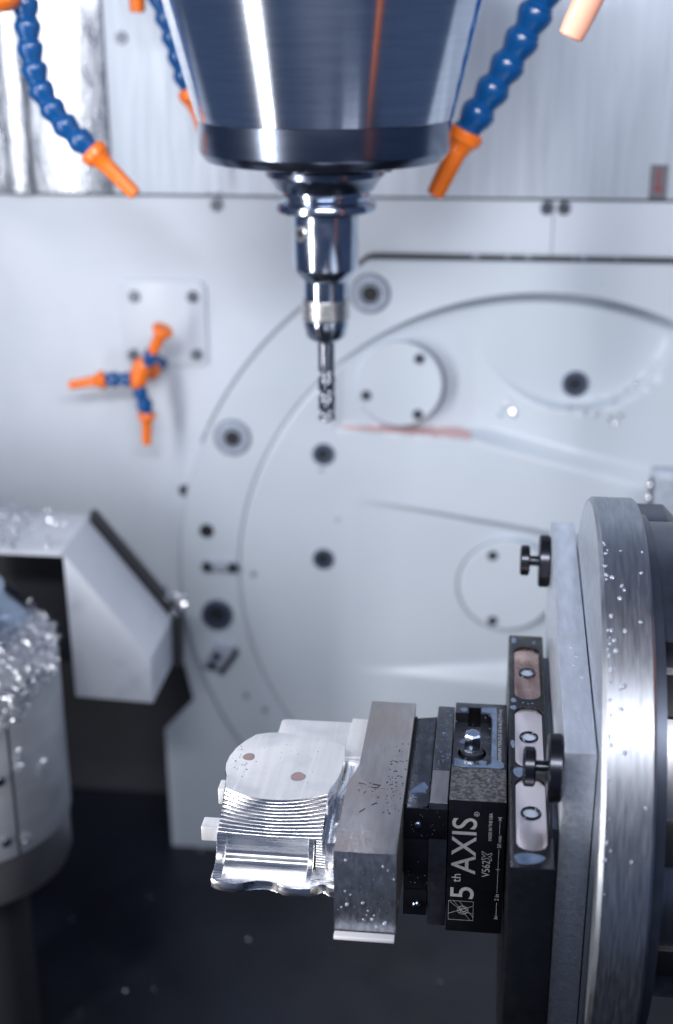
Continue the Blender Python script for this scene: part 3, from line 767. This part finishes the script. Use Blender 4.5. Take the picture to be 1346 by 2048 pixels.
# milky coolant puddles on its top edge
b = newbm()
for cx, cy, rx, ry in ((3.0, 139, 1.4, 3.2), (13, 137.5, .8, 1.3), (2.7, 76.5, 1.3, 1.9), (2.6, 69.5, 1.4, 2.0), (2.2, 37, .9, 3.2), (4.6, 14.2, 2.4, 3.6), (8, -47.2, 6.0, 3.4), (11.3, 74.3, .6, .5), (9.3, 73.8, .4, .4), (7, 74.5, .4, .35)):
    add_prism(b, blob_poly(cx, cy, rx, ry), 2, BZ - .05, BZ + .22, 0.1, 1)
o = obj('coolant_puddles', b, 'milky', bp); o['kind'] = 'stuff'

# ================================================================== VISE
vs = thing('vise', (-12, 42, -65), 'black machine vise lettered 5th AXIS on its side, on the base plate', 'vise')
VX, VD, VH = -23.7, 83.6, 65.0
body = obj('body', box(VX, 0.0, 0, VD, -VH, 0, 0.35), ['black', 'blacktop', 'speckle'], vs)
# pocket round the screw, open towards the jaws, and the square notches
boolean(body, prism([(-26, 28.5), (-9.5, 28.5), (-7.2, 31), (-7.0, 70), (-9, 73.6), (-26, 73.6)], 2, -5.0, 3))
boolean(body, box(-17.6, -12.0, 70, 79.2, -7.5, 3))
boolean(body, lathe([(6.3, -14), (6.3, 1)], (-15.2, 46.5, 0), (0, 0, 1), 40))
me = body.data
while len(me.materials) < 3: me.materials.append(M['black'])
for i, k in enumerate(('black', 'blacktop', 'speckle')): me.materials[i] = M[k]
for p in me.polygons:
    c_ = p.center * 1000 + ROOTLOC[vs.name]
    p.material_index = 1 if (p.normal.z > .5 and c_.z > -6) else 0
# speckled wear pad and bare machined strip at the near end of the top
obj('worn_pad', box(VX + .35, -.35, 0.4, 25.5, -.3, 0.06, 0.03, 1), 'speckle', vs)
sc = obj('clamp_screw', lathe([(5.2, -9), (5.2, -3.4), (4.2, -2.6), (4.0, -2.6), (3.9, -2.6)], (-15.2, 46.5, 0), (0, 0, 1), 40), 'blacktop', vs)
hx = newbm()
add_lathe(hx, [(3.75, -3), (3.95, -2.2), (3.95, 4.3), (3.4, 5.2), (0, 5.2)], (-15.2, 46.5, 0), (0, 0, 1), 6)
obj('hex_head', hx, 'holder', sc, 20)
b = newbm(); add_drop(b, (-15.2, 46.5, 5.2), (0, 0, 1), 3.1, 3.1, .5, 18)
obj('coolant_cap', b, 'milky', sc)
obj('lower_notch', box(-17.6, -11.7, 27.2, 33.6, -4.8, -1.6, 0.3), 'blacktop', vs)
# coolant left standing on the top
b = newbm()
add_prism(b, [(-6.6, 30), (-6.7, 50), (-6.4, 66), (-7.5, 74.6), (-11.5, 75.4), (-11.6, 79), (-5, 80.2), (-4.5, 74), (-4.6, 60), (-4.5, 45), (-4.4, 33), (-1.5, 31), (-1.2, 27.5), (-3, 26.2), (-9, 26.6), (-16, 26.0), (-22.3, 26.8), (-22.6, 28), (-12, 28.2), (-8.3, 28.4)], 2, -.02, .14, .05, 1)
add_prism(b, [(-23, 30), (-19, 29.4), (-17.9, 35), (-12, 34.6), (-9, 36), (-8.5, 40), (-11, 40.6), (-14, 38.6), (-18, 39.4), (-22.8, 42)], 2, -5.05, -4.8, .06, 1)
add_prism(b, blob_poly(-16.5, 56.5, 4.8, 2.6), 2, -5.05, -4.75, .06, 1)
add_prism(b, blob_poly(-19.8, 76.8, 1.6, 2.0), 2, -.02, .16, .05, 1)
for k in range(34):
    add_prism(b, blob_poly(random.uniform(-23, -1), random.uniform(1, 82), random.uniform(.12, .35), random.uniform(.15, .5), 10), 2, -.02, .16)
add_drop(b, (-7.2, 17.5, 0.06), (0, 0, 1), .7, .9, .5)
o = obj('coolant_puddles', b, 'milky', vs); o['kind'] = 'stuff'

# jaw pieces (the clamping direction is vertical)
ja = obj('jaw_carrier', box(-31.8, -24.1, 0.2, 83.2, -62.8, -2.3, 0.3), 'blacktop', vs)
obj('bare_strip', box(-31.5, -24.4, 0.5, 26, -2.5, -2.24, 0.02, 1), 'housing2', ja)
ju = obj('upper_jaw', prism([(-41.2, 0), (-34.6, 0), (-33.0, 1.6), (-32.1, 3), (-32.1, 77.5), (-33.5, 76.2), (-41.2, 75)], 2, -19.2, -4.7, 0.25), 'blacktop', vs)
jl = obj('lower_jaw', prism([(-42.0, 0), (-32.1, 0), (-32.1, 77), (-42.0, 77)], 2, -58, -45.6, 0.3), 'black', vs)
obj('slide_block', box(-42.15, -31.9, 1.2, 77, -45.4, -19.4, 0.2), 'black', vs)
obj('jaw_front_cover', prism([(-42.1, -4.9), (-42.1, -19.0), (-24.3, -19.0), (-24.3, -4.9)], 1, -0.45, 0.15, 0.15), 'black', vs)
for p_, zz in ((ju, -12.7), (jl, -52.3)):
    obj('pin', lathe([(1.7, 0.5), (1.7, -1.2), (1.2, -1.7), (0, -1.8)], (-36.3, 0, zz), (0, 1, 0), 20), 'steel_dark', p_)
b = newbm()
for k in range(64):
    y = 1 + 73.5 * k / 63
    add_prism(b, [(-42.3, y), (-41.1, y - .5), (-41.1, y + .5)], 2, -12, -3.9)
obj('gripping_teeth', b, 'black', ju)['kind'] = 'stuff'
# wet streaks
b = newbm()
add_prism(b, [(-40.6, 11.5), (-37.5, 17), (-35, 20), (-32.7, 15.5), (-34, 13), (-33.4, 11), (-37, 11.5), (-39, 10)], 2, -4.72, -4.45, .08, 1)
for k in range(60):
    add_prism(b, blob_poly(random.uniform(-31, -24.7), random.uniform(27, 82), random.uniform(.1, .45), random.uniform(.1, .5), 10, .3), 2, -2.32, -2.17)
add_prism(b, blob_poly(-28.2, 58, .9, .8), 2, -2.32, -2.05, .05, 1)
for k in range(16): add_prism(b, blob_poly(random.uniform(-40, -33), random.uniform(4, 72), random.uniform(.1, .4), random.uniform(.1, .6), 10, .3), 2, -4.72, -4.5)
obj('coolant_streaks', b, 'milky', vs)['kind'] = 'stuff'
b = newbm()
for k in range(34):
    add_drop(b, (random.uniform(-40, -25), 1.2 if k % 2 else -.45, random.uniform(-44, -32) if k % 2 else random.uniform(-18, -6)), (0, -1, 0), *( (random.uniform(.12, .5), .14) ), .18, 8)
obj('coolant_drops', b, 'bead', vs)['kind'] = 'stuff'

# --- lettering: laser marks on the side face (reads upwards) and on the top
def text_mesh(s, weight=0.0, font_shear=0.0):
    cu = bpy.data.curves.new('txt', 'FONT'); cu.body = s; cu.resolution_u = 6
    cu.offset = weight; cu.shear = font_shear
    o = bpy.data.objects.new('txt', cu); C.objects.link(o)
    bpy.context.view_layer.update()
    me = bpy.data.meshes.new_from_object(o.evaluated_get(bpy.context.evaluated_depsgraph_get()))
    bpy.data.objects.remove(o); bpy.data.curves.remove(cu)
    return me
def mark(name, s, z0, z1, xt, xb, face='side', weight=0.0):
    """fit string s: runs from z0 to z1 (or Y on the top), letter tops at X=xt, feet at X=xb"""
    me = text_mesh(s, weight)
    xs = [v.co.x for v in me.vertices]; ys = [v.co.y for v in me.vertices]
    x0, x1, y0, y1 = min(xs), max(xs), min(ys), max(ys)
    b = newbm(); b.from_mesh(me); bpy.data.meshes.remove(me)
    for v in b.verts:
        a = z0 + (v.co.x - x0) / (x1 - x0) * (z1 - z0); x = xb + (v.co.y - y0) / (y1 - y0) * (xt - xb)
        v.co = (x, -0.05, a) if face == 'side' else (x, a, 0.07)
    ex = bmesh.ops.extrude_face_region(b, geom=list(b.faces))
    mv = V((0, -.05, 0)) if face == 'side' else V((0, 0, .05))
    bmesh.ops.translate(b, verts=[v for v in ex['geom'] if isinstance(v, bmesh.types.BMVert)], vec=mv)
    return obj(name, b, 'laser', vs)
mark('lettering', '5', -48.0, -42.2, -22.1, -12.2, weight=0.004)
mark('lettering', 'th', -40.0, -35.9, -21.7, -17.9)
mark('lettering', 'AXIS', -35.6, -8.3, -22.1, -11.8, weight=0.006)
mark('lettering', 'V562', -36.6, -28.4, -9.2, -5.9)
mark('lettering', 'MADE IN THE USA', -18.6, -5.4, -7.0, -5.6)
mark('lettering', '2 in', -48.0, -44.8, -3.5, -1.7)
mark('lettering', '50 mm', -21.8, -15.9, -3.2, -1.6)
mark('lettering', 'R', -6.6, -5.7, -12.7, -11.5)
mark('lettering', 'MAXIMUM TORQUE 55 ft-lbs [75 N-m]', 30.2, 78.0, -3.9, -2.0, 'top')
def strokes(name, lines, w, parent=vs):
    b = newbm()
    for (x0, z0, x1, z1) in lines:
        d = Vector((x1 - x0, z1 - z0)); n = Vector((-d.y, d.x)).normalized() * w / 2
        p = [(x0 + n.x, z0 + n.y), (x1 + n.x, z1 + n.y), (x1 - n.x, z1 - n.y), (x0 - n.x, z0 - n.y)]
        add_prism(b, p, 1, -0.1 - random.random() * .004, 0.02)
    return obj(name, b, 'laser', parent)
def ell(cx, cz, rx, rz, n=28, ph=0):
    P = []
    for k in range(n + 1):
        t = 2 * math.pi * k / n; x, z = rx * math.cos(t), rz * math.sin(t)
        P.append((cx + x * math.cos(ph) - z * math.sin(ph), cz + x * math.sin(ph) + z * math.cos(ph)))
    return [(*P[k], *P[k + 1]) for k in range(n)]
strokes('registered_ring', ell(-12.1, -6.15, 1.05, 1.0), 0.16)
# outlined X of the model number
xo = [(-9.3, -28.2), (-9.3, -26.9), (-7.9, -26.3), (-9.3, -25.4), (-9.3, -24.0), (-7.2, -25.5), (-5.3, -24.6), (-5.3, -25.8), (-6.5, -26.4), (-5.3, -27.2), (-5.3, -28.4), (-7.2, -27.1)]
strokes('outlined_letter', [(*xo[k], *xo[(k + 1) % 12]) for k in range(12)], 0.2)
RX = -2.5
strokes('dimension_line', [(RX, -57.2, RX, -49), (RX, -44.2, RX, -22.6), (RX, -15.2, RX, -7.2), (RX - .9, -32.5, RX + .9, -32.5), (RX - .9, -57.2, RX + .9, -57.2), (RX - .9, -7.2, RX + .9, -7.2),
        (RX, -57.1, RX - .6, -55.7), (RX, -57.1, RX + .6, -55.7), (RX, -7.3, RX - .6, -8.7), (RX, -7.3, RX + .6, -8.7)], 0.17)
strokes('square_emblem', [(-22.7, -49.4, -12.2, -49.4), (-12.2, -49.4, -12.2, -59), (-12.2, -59, -22.7, -59), (-22.7, -59, -22.7, -49.4),
        (-20.6, -49.4, -13.3, -59), (-18.3, -49.4, -12.2, -57.2), (-22.7, -56, -12.2, -51.6), (-22.7, -49.4, -17.2, -54.1), (-18.6, -54, -12.2, -55.6)]
        + ell(-16.6, -53.9, 2.3, 2.1) + ell(-16.6, -53.9, 2.3, .9, 28, .4) + ell(-16.6, -53.9, 1.2, 1.9, 28, .4), 0.11)

# ================================================================== WORKPIECE (part still on its stock)
wp = thing('workpiece', (-80, 10, -40), 'bright half machined aluminium part on its raw stock block, gripped by the vise', 'workpiece')
SXR, SXL = -42.3, -66.8
ol = [(SXR, -40), (SXL, -40), (SXL, -18), (-66.7, 6), (-66.3, 11), (-65.2, 15.5), (-63.9, 19.5), (-63.2, 25), (-63.0, 82), (SXR, 82)]
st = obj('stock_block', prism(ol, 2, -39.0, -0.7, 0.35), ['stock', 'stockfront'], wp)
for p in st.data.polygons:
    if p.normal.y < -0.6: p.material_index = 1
# lip along the lower front edge, the light it catches painted near-white
obj('bottom_ledge', prism([(-40.4, -37.7), (-43.4, -37.9), (-43.7, -38.3), (-43.7, -39.3), (-40.4, -39.3)], 0, SXL + .2, SXR - .3, 0.25), 'markglint', wp)
# dark shavings and droplets on the stock
b = newbm()
for k in range(90):
    x = random.uniform(-50, -43); y = random.uniform(-12, 45)
    if random.random() < .3: x = random.uniform(-62, -45); y = random.uniform(-2, 12)
    add_prism(b, blob_poly(x, y, random.uniform(.1, .45), random.uniform(.12, .5), 8, .3), 2, -.72, -.6)
for pts in ([(-62, 9.8), (-60, 9.4), (-58, 8.6), (-56.6, 7.2), (-54.5, 6.8), (-53.2, 7.6)], [(-59.5, -12), (-58.2, -10.6), (-57.6, -9.4)], [(-56, 9.5), (-54, 9), (-52.6, 8.8)], [(-55, -6.5), (-53.7, -5.2), (-53, -4.8)]):
    add_tube(b, [(x, y, -.62) for x, y in pts], .22, 6)
obj('dark_shavings', b, 'speck', st)['kind'] = 'stuff'
b = newbm()
for x, z, s in ((-62.3, -19, .55), (-60.2, -20.5, .5), (-61.5, -25.2, .9), (-63.8, -26.6, .5), (-55.3, -24, .7), (-53.3, -27.5, .5), (-50.8, -29.5, .5), (-51.6, -31.4, .8), (-55, -31.8, .6), (-46.5, -33, 1.1), (-49.7, -34.8, .8), (-47.5, -6.5, .6), (-43.2, -12, .5), (-62, -4.6, .7), (-53.8, -29.5, .35), (-45.6, -8.2, .4)):
    add_drop(b, (x, -40, z), (0, -1, 0), s, s * .8, s * .55, 12)
obj('coolant_drops', b, 'drop', st)['kind'] = 'stuff'
b = newbm()
for k in range(80):
    x = random.uniform(-66, -43); z = random.uniform(-38, -2.5); q = random.uniform(.12, .32)
    add_drop(b, (x, -40.0, z), (0, -1, 0), q, q, q * .6, 8)
obj('fine_beads', b, 'bead', st)['kind'] = 'stuff'

# part: faced top with a curved outline
dome = [(-117.4, 1.6), (-118.2, 6), (-118.4, 10.5), (-120.1, 15), (-120.9, 20.9), (-120.6, 27), (-118.9, 34), (-116.2, 40.5), (-112.3, 46.5), (-108, 48.6), (-103.5, 49.6), (-93, 48.8), (-83.1, 46.5), (-76.5, 43.6), (-70.9, 40.5), (-70.3, 30), (-70.7, 17.6), (-71.9, 11), (-73.4, 6), (-74.1, 1.3)]
def arcY(x): # front curve of the faced top
    u = (x + 95.75) / 21.65; return -5.7 + 7.2 * u * u
front = [(-74.1 - (117.4 - 74.1) * k / 24, arcY(-74.1 - (117.4 - 74.1) * k / 24)) for k in range(1, 24)]
tp = obj('faced_top', prism(dome + front, 2, -20, -1.5, 0.25), ['alutop', 'alu'], wp)
for p in tp.data.polygons:
    p.material_index = 0 if p.normal.z > .5 else 1
# mill passes: hairline raised stripes
b = newbm()
for x0, x1, ya, yb, w in ((-113.6, -109.8, 0.5, 45.5, .9), (-85.2, -82.6, -3.6, 45.6, .7)):
    add_prism(b, [(x1 - w / 2, yb), (x1 + w / 2, yb), (x0 + w / 2, ya), (x0 - w / 2, ya)], 2, -1.52, -1.44)
obj('mill_marks', b, 'markglint', tp)
b = newbm()
for x, y, r in ((-112.0, 27.0, 2.6), (-88.3, 13.2, 3.1)):
    add_prism(b, blob_poly(x, y, r * 1.05, r * 1.12, 36, .07), 2, -1.52, -1.36, .06, 1)
for k in range(46):
    x, y = (random.gauss(-114, 3), random.gauss(20, 6)) if k < 20 else (random.uniform(-114, -76), random.uniform(0, 42))
    s = random.uniform(.14, .5) if k < 20 else random.uniform(.08, .22)
    add_prism(b, blob_poly(x, y, s, s * 1.1, 10, .15), 2, -1.52, -1.38)
obj('drop_rims', b, 'greydrop', tp)['kind'] = 'stuff'
b = newbm()
for x, y, r in ((-112.0, 27.0, 2.3), (-88.3, 13.2, 2.8)):
    add_prism(b, blob_poly(x, y, r, r * 1.05, 36, .06), 2, -1.5, -1.33, .05, 1)
obj('pink_drops', b, 'pinkdrop', tp)['kind'] = 'stuff'

# stepped flank: scalloped passes running from the curved edge down to a straight one
NSTEP, NX = 11, 44
b = newbm(); cols = []
for i in range(NX + 1):
    f = i / NX; col = []
    for k in range(NSTEP):
        s0, s1 = k / NSTEP, (k + 1) / NSTEP
        xa = -117.4 - 1.3 * s0 + f * (43.3 + 0.1 * s0)
        ya = arcY(min(max(xa, -117.4), -74.1)) * (1 - s0) + (-12.2) * s0
        yb = arcY(min(max(xa, -117.4), -74.1)) * (1 - s1) + (-12.2) * s1
        za, zb = -1.55 - 13.5 * s0, -1.55 - 13.5 * s1
        n_ = 5
        for j in range(n_):
            q = j / n_ * math.pi / 2
            # ball-nose groove: quarter arc hollow between crests
            col.append(b.verts.new((xa, ya + (yb - ya) * (1 - math.cos(q)), za + (zb - za) * math.sin(q))))
        col.append(b.verts.new((xa, yb, zb - 0.0)))
    col.append(b.verts.new((xa, -11.0, -15.2)))
    col.append(b.verts.new((xa, 8, -15.2)))
    col.append(b.verts.new((xa, 8, -1.9)))
    cols.append(col)
for A, B in zip(cols, cols[1:]):
    for j in range(len(A) - 1): b.faces.new((A[j], B[j], B[j + 1], A[j + 1]))
b.faces.new(cols[0]); b.faces.new(cols[-1][::-1])
obj('stepped_flank', b, 'alubright', wp, 28)

# front pocket: back wall with filleted foot, floor, side walls
b = newbm(); prof = [(-11.2, -15.1), (-11.2, -23.0), (-11.5, -24.4), (-12.3, -25.3), (-13.2, -25.7), (-13.9, -26.3), (-14.3, -27.2), (-15.6, -28.0), (-24.4, -28.1), (-24.4, -30.5), (6, -30.5), (6, -15.1)]
add_prism(b, prof, 0, -116.6, -79.4)
obj('pocket', b, 'alubright', wp, 30)
wl = [(-12.1, -15.2), (-12.6, -19), (-13.8, -22.5), (-16, -25.2), (-19.5, -27.0), (-24.6, -28.0), (-24.6, -30.4), (4, -30.4), (4, -15.2)]
obj('side_wall', prism(wl, 0, -118.9, -115.2, 0.25), 'alubright', wp, 30)
wr = [(-11.9, -15.2), (-12.2, -18), (-13.0, -21.5), (-14.6, -24.6), (-18, -27.2), (-24.0, -28.0), (-24.0, -30.4), (4, -30.4), (4, -15.2)]
obj('side_wall', prism(wr, 0, -80.6, -78.2, 0.3), 'alubright', wp, 30)
lipf = [(-119.5, -23.4), (-119.3, -25.0), (-117.4, -26.3), (-113.6, -27.4), (-109.4, -27.7), (-106.2, -26.7), (-103.6, -25.2), (-100.5, -24.1), (-97, -23.8), (-94.2, -24.3), (-91.6, -25.8), (-89.2, -27.3), (-86.5, -27.9), (-82, -28.0), (-77.8, -27.5), (-76, -26), (-74.9, -24.4), (-73.5, -23.5), (-71.8, -24.4), (-70, -26.4), (-67.0, -27.2)]
obj('wavy_lip', prism(lipf + [(-67.0, 4), (-119.2, 4)], 2, -32.4, -28.15, 0.3), 'alubright', wp, 30)
# ribbed corner towards the stock
b = newbm(); NR = 11
for k in range(NR):
    z = -15.6 - k * 1.02
    add_prism(b, [(-78.0, -10 - k * .35), (-77.4, -12.0 - k * .32), (-73.5, -12.4 - k * .32), (-72.2, -11.4 - k * .3), (-70.2, -11.2 - k * .3), (-69.2, -13.2 - k * .5), (-66.9, -13.8 - k * .55), (-66.9, 4), (-78.0, 4)], 2, z - 0.98, z - 0.02, 0.22, 1)
obj('ribbed_corner', b, 'alubright', wp, 30)
obj('corner_foot', prism([(-78.1, -22), (-76, -22.8), (-69, -22.4), (-67, -24), (-67, 4), (-78.1, 4)], 2, -28.1, -26.9, 0.5), 'alubright', wp, 30)
# web between part and stock: hollow swept surface
b = newbm(); ny = 40; rows = []
for j in range(ny + 1):
    y = -14 + 90 * j / ny
    xl = -74.6 + 5.0 * float(sstep(2, 26, np.array(y))); xr = -66.9 + 3.6 * float(sstep(8, 24, np.array(y)))
    zt = -9.0 + (0 if y > 12 else -0.22 * (12 - y)); row = []
    for i in range(9):
        f = i / 8
        row.append(b.verts.new((xl + (xr - xl) * f, y, zt + 5.2 * (f - .35) ** 2 - 0.6)))
    rows.append(row)
for A, B in zip(rows, rows[1:]):
    for i in range(8): b.faces.new((A[i], A[i + 1], B[i + 1], B[i]))
ex = bmesh.ops.extrude_face_region(b, geom=list(b.faces))
for v in [v for v in ex['geom'] if isinstance(v, bmesh.types.BMVert)]: v.co.z = -27
obj('web', b, 'alu', wp, 40)
obj('back_slab', prism([(-104.6, 40), (-104.6, 71.5), (-103.8, 73.2), (-102.3, 73.8), (-64.4, 73.8), (-64.4, 40)], 2, -30, -8, 0.7), 'alutop', wp)
obj('slab_step', prism([(-71.6, 42), (-71.6, 76), (-63.2, 76), (-63.2, 42)], 2, -30, -7.0, 0.8), 'alutop', wp)
obj('holding_tab', box(-126.2, -117, -9.4, -2.0, -21, -14, 0.5), 'alutop', wp)
obj('holding_tab', box(-124.9, -119, 20, 27.6, -22, -14, 0.5), 'alutop', wp)
obj('core', box(-116, -68, -6, 46, -30, -15.3), 'alu', wp)

# ================================================================== RIGHT BACKGROUND BRACKET
br = thing('bracket', (105, 400, -30), 'grey bracket with two shiny bolts above the dark table housing', 'bracket')
obj('arm', prism([(400, -60), (400, 4), (404, 9), (414, 9), (414, -60)], 0, 96.5, 140, 1.2), 'boltring', br)
obj('edge_strip', box(95.2, 96.6, 398.6, 401.2, -50, 6), 'housing', br)
for z in (-0.5, -9.5):
    obj('bolt', lathe([(3.2, 0), (3.2, 2.4), (2.2, 3.4), (0, 3.7)], (96.4, 402, z), (-1, -.5, 0), 16), 'chip', br)
